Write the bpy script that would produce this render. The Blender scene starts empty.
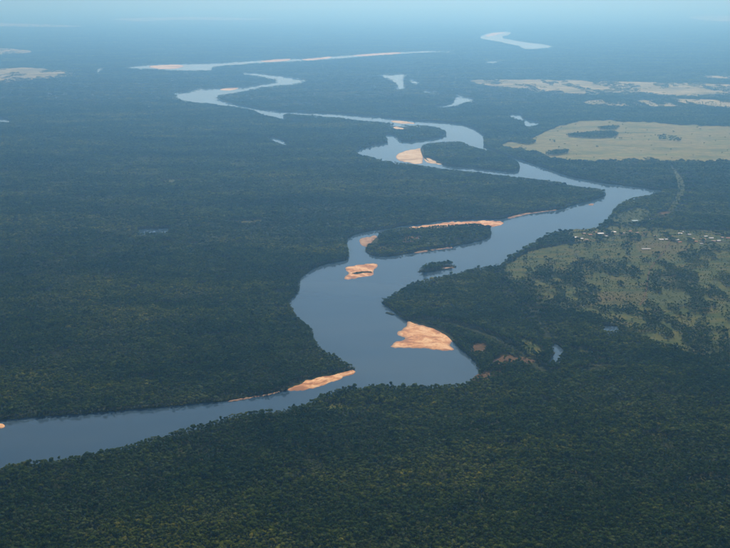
import bpy, bmesh, math, random
import numpy as np
from mathutils import Vector, noise as mnoise
from mathutils.geometry import delaunay_2d_cdt
R = math.radians
scene = bpy.context.scene
C = scene.collection

# ------------------------------------------------------------------ camera
H = 1200.0                       # flying height above the river, metres
W0, H0, F0 = 730.0, 548.0, 1003.0
HORIZON = -6.0                  # row of the horizon in the picture
PITCH = math.atan((H0 / 2 - HORIZON) / F0)
cam = bpy.data.cameras.new('camera')
cam.sensor_width = 36.0
cam.lens = 36.0 * F0 / W0
cam.clip_start = 1.0
cam.clip_end = 1200000.0
cam_o = bpy.data.objects.new('camera', cam)
cam_o.location = (0, 0, H)
cam_o.rotation_euler = (R(90) - PITCH, 0, 0)
C.objects.link(cam_o)
scene.camera = cam_o

# ------------------------------------------------------------------ light
SUN_EL, SUN_AZ = 41.0, 5.0      # azimuth clockwise from the view direction (+Y)
world = bpy.data.worlds.new('World')
scene.world = world
world.use_nodes = True
wn = world.node_tree
sky = wn.nodes.new('ShaderNodeTexSky')
sky.sky_type = 'NISHITA'
sky.sun_disc = False
sky.sun_elevation = R(SUN_EL)
sky.sun_rotation = R(SUN_AZ)
sky.altitude = 1200.0
sky.air_density = 1.0
sky.dust_density = 0.6
sky.ozone_density = 1.2
bg = wn.nodes['Background']
bg.inputs['Strength'].default_value = 0.09
wn.links.new(sky.outputs['Color'], bg.inputs['Color'])
sun = bpy.data.lights.new('sun', 'SUN')
sun.energy = 5.0
sun.angle = R(0.5)
sun.color = (1.0, 0.89, 0.76)
sun_o = bpy.data.objects.new('sun', sun)
sd = Vector((math.sin(R(SUN_AZ)) * math.cos(R(SUN_EL)), math.cos(R(SUN_AZ)) * math.cos(R(SUN_EL)), math.sin(R(SUN_EL))))
sun_o.rotation_euler = (-sd).to_track_quat('-Z', 'Y').to_euler()
sun_o.location = sd * 3000
C.objects.link(sun_o)
scene.view_settings.view_transform = 'Standard'
scene.view_settings.look = 'None'
scene.view_settings.gamma = 1.0
scene.view_settings.exposure = -0.06
scene.view_settings.use_curve_mapping = False
scene.cycles.volume_bounces = 2
scene.cycles.max_bounces = 6

HAZE_DENSITY = 6.9e-5
HAZE_COLOR = (0.26, 0.61, 1.0)

# ------------------------------------------------------------------ geography helpers
SP, CP = math.sin(PITCH), math.cos(PITCH)
def ground(px, py, z=0.0):
    """where the sight line through a photo point meets the level z (geography survey)"""
    u = (np.asarray(px, float) - W0 / 2) / F0
    v = (np.asarray(py, float) - H0 / 2) / F0
    dy = CP - v * SP
    dz = -SP - v * CP
    t = (z - H) / dz
    return np.stack([u * t, dy * t], -1)
def project(x, y, z):
    d = y * CP + (H - z) * SP
    v = ((H - z) * CP - y * SP) / d
    return W0 / 2 + F0 * x / d, H0 / 2 + F0 * v, d

def vnoise(x, y, seed):
    xi, yi = np.floor(x).astype(np.int64), np.floor(y).astype(np.int64)
    fx, fy = x - xi, y - yi
    fx, fy = fx * fx * (3 - 2 * fx), fy * fy * (3 - 2 * fy)
    def h(a, b):
        n = (a * 374761393 + b * 668265263 + seed * 974634777) & 0xffffffff
        n = ((n ^ (n >> 13)) * 1274126177) & 0xffffffff
        return ((n ^ (n >> 16)) & 0xffff) / 65535.0
    return (h(xi, yi) * (1 - fx) + h(xi + 1, yi) * fx) * (1 - fy) + (h(xi, yi + 1) * (1 - fx) + h(xi + 1, yi + 1) * fx) * fy
def fbm(x, y, seed, octaves=4):
    a, s, t = 0.5, 0.0, 0.0
    for o in range(octaves):
        s = s + a * vnoise(x, y, seed + o * 17); t += a
        x, y, a = x * 2.03 + 11.3, y * 2.03 - 7.1, a * 0.55
    return s / t

def inside(poly, x, y):
    r = np.zeros(x.shape, bool)
    lo, hi = poly.min(0), poly.max(0)
    sel = np.nonzero((x >= lo[0]) & (x <= hi[0]) & (y >= lo[1]) & (y <= hi[1]))[0]
    if not len(sel): return r
    xs, ys = x[sel], y[sel]
    c = np.zeros(xs.shape, bool)
    x0, y0 = poly[-1]
    for x1, y1 in poly:
        if y0 != y1:
            m = (y1 > ys) != (y0 > ys)
            c ^= m & (xs < (x0 - x1) * (ys - y1) / (y0 - y1) + x1)
        x0, y0 = x1, y1
    r[sel] = c
    return r

def spline(pts, step, closed=True):
    p = np.array(pts, float)
    n = len(p)
    out = []
    for i in range(n if closed else n - 1):
        if closed: a, b, c, d = p[(i - 1) % n], p[i], p[(i + 1) % n], p[(i + 2) % n]
        else: a, b, c, d = p[max(i - 1, 0)], p[i], p[i + 1], p[min(i + 2, n - 1)]
        k = max(1, int(np.hypot(*(c - b)) / step))
        for j in range(k):
            t = j / k
            out.append(0.5 * (2 * b + (c - a) * t + (2 * a - 5 * b + 4 * c - d) * t * t + (3 * b - a - 3 * c + d) * t ** 3))
    if not closed: out.append(p[-1])
    return np.array(out)

def outline(pts, step=2.0, rough=0.35, seed=1, wet_inside=True, canopy=15.0):
    """smooth shoreline of a surveyed outline on the ground. Where a wooded bank stands between the
    viewer and the water the surveyed line is the tree tops, so it is surveyed at canopy height."""
    s = spline(pts, step)
    n = len(s)
    k = np.arange(n)
    area = 0.5 * np.sum(s[:, 0] * np.roll(s[:, 1], -1) - np.roll(s[:, 0], -1) * s[:, 1])
    tan = np.roll(s, -1, 0) - np.roll(s, 1, 0)
    tan /= np.maximum(np.hypot(tan[:, 0], tan[:, 1]), 1e-6)[:, None]
    nrm = np.stack([tan[:, 1], -tan[:, 0]], -1) * (1 if area > 0 else -1)     # outward, y down
    jit = (fbm(k * 0.33 + seed * 31.7, k * 0.0 + seed, seed, 3) - 0.5) * 2 * rough
    amp = np.clip((s[:, 1] + 20) / 200, 0.15, 1.6)
    s2 = s + nrm * (jit * amp)[:, None]
    z = canopy * np.clip((nrm[:, 1] if wet_inside else -nrm[:, 1]) * 1.6, 0, 1)
    z = (np.roll(z, 1) + z + np.roll(z, -1)) / 3
    return np.array([ground(a, b, zz) for (a, b), zz in zip(s2, z)])

# ------------------------------------------------------------------ survey (photo points)
LEFT_BANK = [(-140,436),(-60,425.5),(0,420),(22,418.3),(48,416),(80,414),(110,411),(140,409),(160,407.5),(175,405.7),(210,402.5),
 (235,399.5),(262,395),(280,391.5),(292,388),(312,382),(335,375),(350,370.5),(354.5,367.5),(350,363.5),(342,359.5),(333,355),(325,350.5),
 (318,346),(314.5,339.5),(311.5,333),(310,327),(304,322),(298,317),(294,312),(291,308.5),(288.5,305),(289,300),(294,295),(297.5,290),(297.5,283),
 (302,276.5),(308,271.5),(317,266.5),(327,264),(338,261.5),(346,260),(348.5,257),(347.5,251),(346,244),(346.5,238.5),(352,235.5),(360,233),
 (372,231),(383,229.3),(400,226.5),(415,224.5),(430,222.3),(445,220.3),(465,219.5),(490,219),(500,218.5),(510,216.5),(525,213.5),(540,211.5),
 (560,209),(573,205),(588,201),(600,197.5),(605,194),(603,190.5),(595,188),(580,186.5),(570,185),(558,182),(545,180.5),(530,178.8),(515,177.3),
 (500,175.4),(485,173.8),(465,171.3),(445,169.2),(430,166.6),(415,164.5),(400,163),(385,160.5),(370,157),(357,153.5),(355,150.5),(362,148),(372,145.5),
 (382,143.5),(388,141.5),(385.5,138),(384,135.5),(391,134.8),(396.5,136),(399,139.5),(410,141.2),(425,139.8),(440,137.5),(446.5,134.5),(445,131),
 (436,127.5),(425,126),(410,125.8),(395,124.7),(385,122.5),(370,121),(355,119.5),(335,117.3),(325,116.8),(315,116),(300,114.6),(287,114.3),(283,116.8),
 (288,118.7),(300,119.6),(313,120.4),(312,121.6),(300,121),(285,119.6),(275,117.5),(263,115),(255,111),(240,107.5),(223,105.5),(210,103.5),(195,102.5),
 (183,100.5),(176,97),(174,93.5),(185,92),(195,89.5),(198,88),(205,89),(220,88.3),(235,88),(245,87.3),(258,85),(270,83),(276,80.5),(270,78.5),
 (262,76.7),(250,74.8),(242,73.4)]
RIGHT_BANK = [(244,72.4),(255,73),(270,74.5),(285,76.5),(300,78.5),(306,81),(297,83.5),(282,85),(268,86.5),(255,88.3),(243,91),(233,93),(222,94.5),(217,96.8),
 (219,99.5),(228,102.5),(240,104.8),(252,107.2),(262,109.7),(275,111.2),(290,112),(305,112.7),(320,113.3),(340,114.3),(360,116),(385,118),(400,119.3),
 (420,120.5),(440,122),(455,123.3),(463,124),(470,126.5),(476,129),(480,132),(485,136),(484.5,140),(484,145),(489,149),(497,151.7),(507,155.2),(518,159),
 (528,162),(538,165.5),(552,170),(565,175),(578,178),(592,180.5),(605,183),(620,185),(640,187.5),(655,189.5),(663,191.5),(655,193.5),(645,196),(635,198),
 (625,201.5),(618,205.5),(613.5,210),(612,214),(608,218),(602,223),(595,227),(585,229.5),(570,230.5),(560,231),(552,232.5),(545,235),(538,240),(528,246),
 (519,251.3),(510,255.5),(504,260.5),(495,265),(485,267),(470,268.7),(460,272.5),(450,274),(440,276.5),(428,279.3),(417,281.3),(408,285),(398,291.3),
 (388,297),(382,301),(385,305),(390,308.5),(397,314),(404,319),(415,323.5),(428,326.5),(438,331),(446,336),(455,343),(462,349),(470,356),(477,364),(480,370),
 (477,376),(470,381),(460,384),(440,385),(420,385.6),(400,385.6),(375,385),(358,386),(347,387),(335,389.5),(322,395),(312,400),(300,405),(285,407.5),(265,409.7),
 (245,412.7),(228,417),(212,421.5),(203,424.5),(192,427),(175,431.5),(160,435),(148,438.5),(135,443),(122,447),(108,448.8),(95,451.3),(80,455),(66,457.3),
 (45,460),(30,462),(15,464),(0,464.5),(-60,470),(-140,482)]
ISLANDS = {
 'long': [(366,251),(368,245),(372,240),(378,234.8),(388,230.8),(400,228.8),(420,227.6),(440,226.2),(460,225.2),(480,224.7),(488,226.7),(491,231),(490,236),
          (482,240),(470,243),(455,246),(440,249),(420,252),(405,253.5),(395,256),(382,256.5),(372,255)],
 'small': [(418,271),(422,267.5),(430,264.3),(440,262.8),(450,262.2),(455,264.8),(456,267),(450,268.8),(438,270.5),(428,272),(420,272.2)],
 'upper': [(421,147),(430,143.7),(445,142.6),(460,142.2),(466,144.5),(475,148),(483,149.8),(495,153),(508,157.2),(517,162),(519.5,167),(517,171.3),(505,171.5),(490,169.6),
           (470,168),(450,166.3),(441,164),(428,161),(422,155)],
 'sandbar_shrubs': [(352,273.2),(358,271.8),(366,271.2),(371,271.4),(372,272.6),(364,273.4),(356,274.6)],
 'snag': [(385.5,313),(388,312),(391.5,312.8),(394.5,314.2),(392,315),(388.5,314.2)],
}
SANDS = {
 'crescent': [(287,389.3),(296,384.5),(305,380.5),(318,376.8),(335,373.8),(352,370.8),(352.5,373.3),(342,377.5),(328,383),(315,387.2),(300,389.8),(290,390.5)],
 'fan': [(407,321.5),(413,321),(420,324),(430,326.5),(440,330.5),(448,334.5),(454,339.5),(450,342.5),(449,346),(454,349.5),(445,350.3),(430,348.8),(415,348.2),(392,347.8),
         (393,344.7),(399,341.2),(404,338),(398,335),(399,331),(405,327)],
 'mid': [(346,268.3),(350,266.2),(362,264.7),(376,264),(376.5,267),(372.5,271),(373.5,275.3),(360,277.7),(346,279.8),(345.5,276.5),(349,273.5),(346,271)],
 'rim': [(404,228.8),(425,225.3),(445,222.6),(470,221.2),(495,221),(503,222.4),(500,225),(492,227),(484,226.5),(470,226),(445,227.5),(425,229)],
 'tip': [(359.5,240.3),(364,238.2),(371,237),(376,236),(376,244),(369,247),(362,245.3)],
 'shelf': [(414,252.2),(422,250.6),(436,248.6),(452,246.6),(453,247.8),(437,250),(424,252),(416,253.2)],
 'spur': [(441,268),(447,266.8),(453,266.4),(454.5,267.6),(450,268.8),(444,269.3)],
 'bend': [(396,156.5),(399,153),(405,151),(418,148.4),(423,149.5),(423,154.5),(423,160),(421,164),(408,162.6),(400,160.8)],
 'bend_small': [(424,158.3),(432,158.8),(440,161.8),(442,164.3),(432,163.6),(427,162.6)],
 'neck': [(389,127.5),(396,126),(404,127.8),(411,130.3),(402,131.2),(394,130)],
 'streak': [(391,121.3),(398,120.4),(407,121.4),(415,123.4),(405,123.6),(396,122.8)],
 'reach_west': [(148,66.4),(160,64.9),(180,64.6),(184,66.5),(176,68.6),(160,69)],
 'reach_mid': [(260,61.2),(275,59.4),(291,58.8),(287,60.6),(270,62.1)],
 'reach_east': [(302,59.2),(320,57.4),(332,56.6),(328,58.4),(310,60.4)],
 'reach_long': [(352,55.6),(372,53.4),(398,52.2),(400,53.6),(372,56)],
 'elbow': [(220,89.5),(228,88),(238,87.6),(236,89.6),(226,90.6)],
 'left_shore': [(-8,425.5),(-2,424.5),(2.5,426),(2,428),(-6,428.5)],
 'bank_strip': [(508,217.4),(522,213.9),(538,211.6),(552,209.6),(560,208.8),(558,210),(540,212.4),(524,215),(511,218.4)],
 'speck': [(588,204.6),(591,203.6),(594,204.2),(593,205.3),(589.5,205.6)],
 'far_spit': [(484,36.6),(492,33),(506,32.4),(500,34),(492,36)],
 'north_bank_strip': [(228,401.2),(245,398.3),(265,394.6),(284,390.2),(284,391),(266,395.5),(246,399.3),(230,402)],
}
LAKES = {
 'north reach': [(127,66.8),(150,64.5),(180,63.5),(210,63),(235,61.5),(260,60),(290,58.5),(305,58),(320,57),(340,55.5),(365,53.5),(400,51.6),(430,50.5),(455,51.5),(430,52.4),(400,54),
                 (370,56),(340,58.5),(310,60.5),(285,61.7),(260,63),(240,64.5),(222,66),(211,68),(213,70),(200,70.6),(175,70.2),(150,69.2),(130,68.2)],
 'far reach': [(480,36.5),(490,32.3),(510,31.5),(511,34),(503,37),(510,39),(525,41.5),(545,44),(553,46.5),(540,48.5),(525,49),(518,46),(507,43.5),(495,41),(483,39)],
 'wedge': [(380,75),(390,74.2),(406,74),(403.5,79),(405,88),(396,88.6),(398,85.5),(392,80.5)],
 'dash': [(409,79.6),(413,79.4),(421,82.3),(420,84),(412,83)],
 'hook': [(435,106.2),(446,104.2),(453.5,101.2),(455,97.6),(456,94.8),(465,96.6),(475,99.8),(464,103.4),(453,106.8),(438,108.2)],
 'sliver': [(422,91.6),(430,91.2),(436,92.4),(430,93.6)],
 'step': [(509,114.5),(520,114.3),(524,118.3),(535,121.3),(540,124),(535,126.5),(525,126.7),(523,121.5),(513,118.7)],
 'fleck': [(97,70),(99,68),(104,68),(101,70),(100,73),(97.5,73)],
 'edge': [(-8,118.2),(3,118),(9,120),(10,123),(2,122.4),(-8,122.6)],
 'comma': [(268,138.2),(276,137.8),(286,141.8),(285.5,145.2),(277,142.8)],
 'marsh': [(138,230),(150,228.6),(158,228.8),(169,228.2),(167,232.6),(152,233.8),(141,234)],
 'pond': [(602.5,326.5),(610,326),(618,326.5),(618,330),(612,332),(605,331.5)],
 'oxbow': [(552.5,343.5),(558,345),(563.5,350.5),(561,357.5),(554,363.5),(548.5,364.5),(551.5,358),(555,352.5),(552.5,347)],
 'pinch': [(486,61.8),(494,60.8),(500,62),(493,63.2)],
}
SAVANNA = {
 'plain': [(500,145.5),(510,143),(524,143.3),(531,139),(540,134),(548,130.5),(560,127),(575,123),(588,121),(600,120.6),(630,121.8),(660,123.3),(690,125.3),(730,127),(800,129.5),(880,132),
           (880,166),(800,164),(730,162.6),(700,162.2),(660,161.7),(620,161.2),(590,162),(570,161.7),(556,160),(545,157),(535,153),(523,150.5),(508,149.5)],
 'flats': [(470,81.5),(490,80),(530,79.8),(600,81),(660,82.5),(730,84.5),(820,86),(820,97),(730,95),(690,96.3),(660,95.3),(640,93.3),(600,94.7),(560,94.3),(540,92.3),(520,88.7),(490,86.6)],
 'low flats': [(582,103),(600,100.3),(640,100.5),(680,99),(730,100),(820,101),(820,110),(730,108.5),(660,107.8),(610,107.2),(590,105.5)],
 'east streak': [(702,77.5),(720,75.5),(760,75.5),(800,76.5),(800,80),(730,79.3)],
 'far east streak': [(688,17.5),(710,15.8),(760,17),(790,19),(760,22),(712,21)],
 'west': [(-60,69),(0,68.6),(30,68),(70,71.8),(73,75.5),(40,79),(20,81),(0,84),(-60,86)],
 'far west streak': [(-60,48),(0,48.5),(30,51),(20,54),(-60,55)],
 'horizon': [(150,8.6),(200,7),(240,7.4),(300,5.6),(360,6.2),(430,5.6),(470,6.6),(420,7.6),(340,8),(290,9.4),(220,8.8)],
 'horizon low': [(110,19.4),(150,17.6),(205,16.8),(260,18.6),(300,18.2),(240,20.4),(180,20),(140,21.4)],
 'horizon west': [(-80,23.5),(-20,22.6),(30,24),(85,26.4),(40,27.4),(0,26.6),(-80,28)],
}
GRASS = {
 'mosaic': [(505,270),(520,256),(545,248),(580,243),(620,241),(660,243),(700,246),(760,244),(860,248),(860,375),(760,372),(690,356),(640,338),(600,318),(560,312),(530,300),(512,284)],
 'village': [(566,230.5),(590,229),(620,226),(650,228),(690,230),(740,231),(800,232),(800,246),(740,246),(690,247),(640,247),(600,243),(572,240)],
 'corridor': [(669,166),(673,167),(681,178),(685,190),(680,202),(673,210),(668,211),(674,200),(678,190),(675,178)],
 'plot': [(600,294),(620,292.6),(645,293),(644,305),(622,304.2),(602,304.5)],
 'green plot': [(650,293.5),(684,292.6),(689,304),(668,306),(652,303)],
 'upper plot': [(640,241),(662,240.6),(690,247),(676,254),(640,253)],
 'bank': [(612,220),(624,212),(640,208),(650,213),(640,222),(620,226)],
 'inner': [(517,341),(530,342),(545,352),(541,358),(528,353)],
 'pale': [(160,182),(172,179.5),(186,180),(180,183),(168,184.5)],
 'near': [(324,408),(332,404.5),(345,405),(350,409),(340,412),(328,412)],
 'hem': [(226,222.5),(245,221),(262,220.5),(258,224),(240,225.2)],
}
SOIL = {
 'landing': [(470,349),(477,344.5),(487,346),(487,352),(480,355.5),(472,354)],
 'bench': [(492,364),(500,357),(510,356),(530,360),(534,363.5),(515,364.5),(500,367)],
 'corner': [(472,380.5),(480,374),(494,371.5),(505,374),(496,378),(482,382)],
 'yard': [(655,214.5),(663,212),(672,212.5),(673,215.5),(664,217.5),(656,217)],
 'island': [(396,241),(404,237.8),(416,236.8),(424,238),(418,241.6),(404,243)],
 'dry pan': [(372,248.5),(380,246.3),(396,246.8),(402,248.5),(390,250),(376,250.4)],
}
RED_FIELD = {k: SOIL[k] for k in SOIL}
SWALES = [[(505,262),(520,274),(540,283),(556,292)], [(424,321),(450,324),(475,331),(500,341),(520,353),(545,372)], [(500,285),(515,297),(532,312),(548,338)],
          [(536,282),(541,296),(538,310)], [(583,351),(592,355),(597,361),(595,367),(588,371)], [(686,175),(690,188),(684,202),(675,212)]]
TREE_ISLANDS = [[(566,136.5),(590,133.5),(610,132.8),(618,134.6),(612,138),(590,138.8)], [(597,129),(608,127.2),(619,128.2),(612,130.5)],
                [(545,155),(556,151.6),(568,151.2),(566,154),(556,156)], [(520,143.5),(530,141),(536,142),(530,145)]]

def grown(poly, d):
    t = np.roll(poly, -1, 0) - np.roll(poly, 1, 0)
    t /= np.maximum(np.hypot(t[:, 0], t[:, 1]), 1e-6)[:, None]
    a = np.sum(poly[:, 0] * np.roll(poly[:, 1], -1) - np.roll(poly[:, 0], -1) * poly[:, 1])
    return poly + np.stack([t[:, 1], -t[:, 0]], -1) * (d if a > 0 else -d)
THIN = ('shelf', 'spur', 'bank_strip', 'north_bank_strip', 'speck')
RIGHT_BANK = [(a, b - 0.7) if 262 <= a <= 400 and 108 < b < 120 else (a, b) for a, b in RIGHT_BANK]
LEFT_BANK = [(a, b + 0.4) if 320 <= a <= 390 and 116 < b < 124 else (a, b) for a, b in LEFT_BANK]
RIVER = LEFT_BANK + RIGHT_BANK
river_poly = outline(RIVER, 2.2, 0.55, 3)
island_polys = {k: outline(v, 1.2, 0.3, 7 + i, False, 11.0 if k not in ('sandbar_shrubs', 'snag') else 3.0) for i, (k, v) in enumerate(ISLANDS.items())}
lake_polys = {k: outline(v, 1.0, 0.22, 31 + i, True, 11.0) for i, (k, v) in enumerate(LAKES.items())}
def flat_outline(v, step, rough, seed): return outline(v, step, rough, seed, True, 0.0)
sand_polys = {k: grown(flat_outline(v, 1.0, 0.75 if k not in THIN else 0.35, 57 + i), 7.0 if k not in THIN else 1.0) for i, (k, v) in enumerate(SANDS.items())}
sav_polys = {k: flat_outline(v, 2.0, 2.6 if k == 'plain' else 1.2, 91 + i) for i, (k, v) in enumerate(SAVANNA.items())}
grass_polys = {k: flat_outline(v, 2.0, 0.8, 111 + i) for i, (k, v) in enumerate(GRASS.items())}
soil_polys = {k: flat_outline(v, 1.0, 0.5, 131 + i) for i, (k, v) in enumerate(SOIL.items())}
isle_polys = [flat_outline(v, 1.0, 0.35, 151 + i) for i, v in enumerate(TREE_ISLANDS)]

# ------------------------------------------------------------------ materials
def material(name):
    m = bpy.data.materials.new(name); m.use_nodes = True
    nt = m.node_tree
    return m, nt, nt.nodes['Principled BSDF']
def N(nt, t, **kw):
    n = nt.nodes.new(t)
    for k, v in kw.items():
        if k in n.inputs: n.inputs[k].default_value = v
        else: setattr(n, k, v)
    return n
def ramp(nt, fac, stops):
    r = nt.nodes.new('ShaderNodeValToRGB')
    e = r.color_ramp.elements
    while len(e) < len(stops): e.new(0.5)
    for el, (p, c) in zip(e, stops): el.position = p; el.color = (*c, 1)
    nt.links.new(fac, r.inputs['Fac'])
    return r.outputs['Color']
def world_noise(nt, scale, detail=4.0, stretch=(1, 1, 1), rough=0.55):
    g = nt.nodes.new('ShaderNodeNewGeometry')
    mp = N(nt, 'ShaderNodeMapping'); mp.inputs['Scale'].default_value = tuple(scale * s for s in stretch)
    nt.links.new(g.outputs['Position'], mp.inputs['Vector'])
    n = N(nt, 'ShaderNodeTexNoise', Scale=1.0, Detail=detail, Roughness=rough)
    nt.links.new(mp.outputs['Vector'], n.inputs['Vector'])
    return n.outputs['Fac']
def mix(nt, fac, a, b, mode='MIX'):
    m = nt.nodes.new('ShaderNodeMix'); m.data_type = 'RGBA'; m.blend_type = mode
    for sock, v in ((m.inputs[0], fac), (m.inputs[6], a), (m.inputs[7], b)):
        if isinstance(v, (int, float)): sock.default_value = v
        elif isinstance(v, tuple): sock.default_value = (*v, 1)
        else: nt.links.new(v, sock)
    return m.outputs[2]

def foliage(name, dark, mid, light):
    m, nt, b = material(name)
    oi = nt.nodes.new('ShaderNodeObjectInfo')
    tree = ramp(nt, oi.outputs['Random'], [(0.0, dark), (0.45, mid), (0.85, mid), (1.0, light)])
    patch = ramp(nt, world_noise(nt, 1 / 420, 4, (0.6, 1.4, 0.0)), [(0.34, (0.55, 0.70, 0.66)), (0.5, (1.0, 1.0, 1.0)), (0.66, (1.9, 1.5, 1.05))])
    belt = ramp(nt, world_noise(nt, 1 / 1300, 3, (0.7, 1.3, 0.0)), [(0.36, (0.72, 0.82, 0.82)), (0.5, (1.0, 1.0, 1.0)), (0.64, (1.4, 1.25, 1.0))])
    patch = mix(nt, 1.0, patch, belt, 'MULTIPLY')
    col = mix(nt, 1.0, tree, patch, 'MULTIPLY')
    stand = ramp(nt, world_noise(nt, 1 / 65, 3, (0.8, 1.0, 0.0)), [(0.34, (0.62, 0.70, 0.66)), (0.5, (1.0, 1.0, 1.0)), (0.68, (1.45, 1.32, 1.15))])
    col = mix(nt, 1.0, col, stand, 'MULTIPLY')
    leaf = ramp(nt, world_noise(nt, 0.45, 2), [(0.3, (0.6, 0.62, 0.6)), (0.7, (1.35, 1.35, 1.25))])
    col = mix(nt, 1.0, col, leaf, 'MULTIPLY')
    nt.links.new(col, b.inputs['Base Color'])
    b.inputs['Roughness'].default_value = 0.7
    b.inputs['Specular IOR Level'].default_value = 0.08
    tr = nt.nodes.new('ShaderNodeBsdfTranslucent')
    nt.links.new(mix(nt, 1.0, col, (1.25, 1.45, 0.6), 'MULTIPLY'), tr.inputs['Color'])
    ms = nt.nodes.new('ShaderNodeMixShader'); ms.inputs[0].default_value = 0.38
    nt.links.new(b.outputs[0], ms.inputs[1]); nt.links.new(tr.outputs[0], ms.inputs[2])
    nt.links.new(ms.outputs[0], nt.nodes['Material Output'].inputs['Surface'])
    return m
M_LEAF = foliage('broadleaf_foliage', (0.024, 0.044, 0.011), (0.070, 0.108, 0.024), (0.145, 0.160, 0.042))
M_PALM = foliage('palm_foliage', (0.045, 0.075, 0.018), (0.080, 0.115, 0.028), (0.125, 0.145, 0.042))
M_SHRUB = foliage('shrub_foliage', (0.07, 0.095, 0.026), (0.10, 0.125, 0.036), (0.15, 0.15, 0.05))

m, nt, b = material('bark'); M_BARK = m
nt.links.new(ramp(nt, world_noise(nt, 1.5, 3), [(0.3, (0.09, 0.07, 0.05)), (0.7, (0.2, 0.17, 0.13))]), b.inputs['Base Color'])
b.inputs['Roughness'].default_value = 0.9

m, nt, b = material('forest_floor'); M_FLOOR = m
a_ = ramp(nt, world_noise(nt, 1 / 60, 5, (1, 1, 0)), [(0.32, (0.016, 0.025, 0.010)), (0.55, (0.028, 0.040, 0.015)), (0.75, (0.05, 0.052, 0.022))])
w_ = ramp(nt, world_noise(nt, 1 / 2600, 5, (0.5, 1.6, 0)), [(0.35, (0.75, 0.85, 0.8)), (0.65, (1.4, 1.25, 1.05))])
nt.links.new(mix(nt, 1.0, a_, w_, 'MULTIPLY'), b.inputs['Base Color'])
b.inputs['Roughness'].default_value = 0.95; b.inputs['Specular IOR Level'].default_value = 0.1

m, nt, b = material('river_bank_earth'); M_BANK = m
nt.links.new(ramp(nt, world_noise(nt, 1 / 40, 4), [(0.42, (0.035, 0.04, 0.02)), (0.55, (0.09, 0.07, 0.04)), (0.72, (0.24, 0.16, 0.085))]), b.inputs['Base Color'])
b.inputs['Roughness'].default_value = 0.9

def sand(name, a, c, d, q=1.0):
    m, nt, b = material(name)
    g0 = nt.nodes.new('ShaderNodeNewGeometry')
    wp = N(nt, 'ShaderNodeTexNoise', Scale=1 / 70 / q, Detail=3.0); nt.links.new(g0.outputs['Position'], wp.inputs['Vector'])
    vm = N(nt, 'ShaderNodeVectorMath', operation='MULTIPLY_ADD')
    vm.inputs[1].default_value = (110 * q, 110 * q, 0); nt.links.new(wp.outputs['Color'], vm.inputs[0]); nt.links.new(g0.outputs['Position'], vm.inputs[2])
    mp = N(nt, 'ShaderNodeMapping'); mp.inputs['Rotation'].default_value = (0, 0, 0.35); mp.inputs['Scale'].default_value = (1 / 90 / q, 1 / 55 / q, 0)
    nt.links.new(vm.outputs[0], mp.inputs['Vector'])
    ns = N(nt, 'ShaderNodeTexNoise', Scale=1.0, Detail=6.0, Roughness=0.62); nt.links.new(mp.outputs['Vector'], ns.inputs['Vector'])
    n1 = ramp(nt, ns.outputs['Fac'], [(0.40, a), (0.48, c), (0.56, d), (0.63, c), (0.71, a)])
    g = nt.nodes.new('ShaderNodeNewGeometry')
    sx = nt.nodes.new('ShaderNodeSeparateXYZ'); nt.links.new(g.outputs['Position'], sx.inputs[0])
    mr = N(nt, 'ShaderNodeMapRange'); mr.inputs['From Min'].default_value = 0.05; mr.inputs['From Max'].default_value = 0.85
    nt.links.new(sx.outputs['Z'], mr.inputs['Value'])
    nt.links.new(mix(nt, mr.outputs['Result'], (0.30, 0.165, 0.085), n1), b.inputs['Base Color'])   # wet rim at the waterline
    bp = N(nt, 'ShaderNodeBump', Strength=0.25, Distance=1.0)
    nt.links.new(world_noise(nt, 1 / 14 / q, 4, (0.5, 1.5, 0)), bp.inputs['Height'])
    nt.links.new(bp.outputs['Normal'], b.inputs['Normal'])
    b.inputs['Roughness'].default_value = 0.9
    return m
M_SAND = sand('river_sand', (0.36, 0.15, 0.06), (0.66, 0.31, 0.12), (0.87, 0.57, 0.30))
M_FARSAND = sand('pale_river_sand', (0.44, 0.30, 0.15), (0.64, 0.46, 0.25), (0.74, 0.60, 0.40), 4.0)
M_DAMP = sand('damp_river_sand', (0.13, 0.07, 0.04), (0.28, 0.15, 0.08), (0.46, 0.30, 0.18))

m, nt, b = material('river_water'); M_WATER = m
nt.links.new(ramp(nt, world_noise(nt, 1 / 500, 4, (0.6, 1.5, 0)), [(0.35, (0.034, 0.068, 0.105)), (0.65, (0.052, 0.086, 0.115))]), b.inputs['Base Color'])
nt.links.new(ramp(nt, world_noise(nt, 1 / 300, 5, (0.35, 1.8, 0)), [(0.35, (0.05,) * 3), (0.65, (0.11,) * 3)]), b.inputs['Roughness'])
b.inputs['IOR'].default_value = 1.333
bp = N(nt, 'ShaderNodeBump', Strength=0.12, Distance=0.4)
nt.links.new(world_noise(nt, 1 / 9, 4, (1, 1, 0)), bp.inputs['Height'])
nt.links.new(bp.outputs['Normal'], b.inputs['Normal'])

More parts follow.
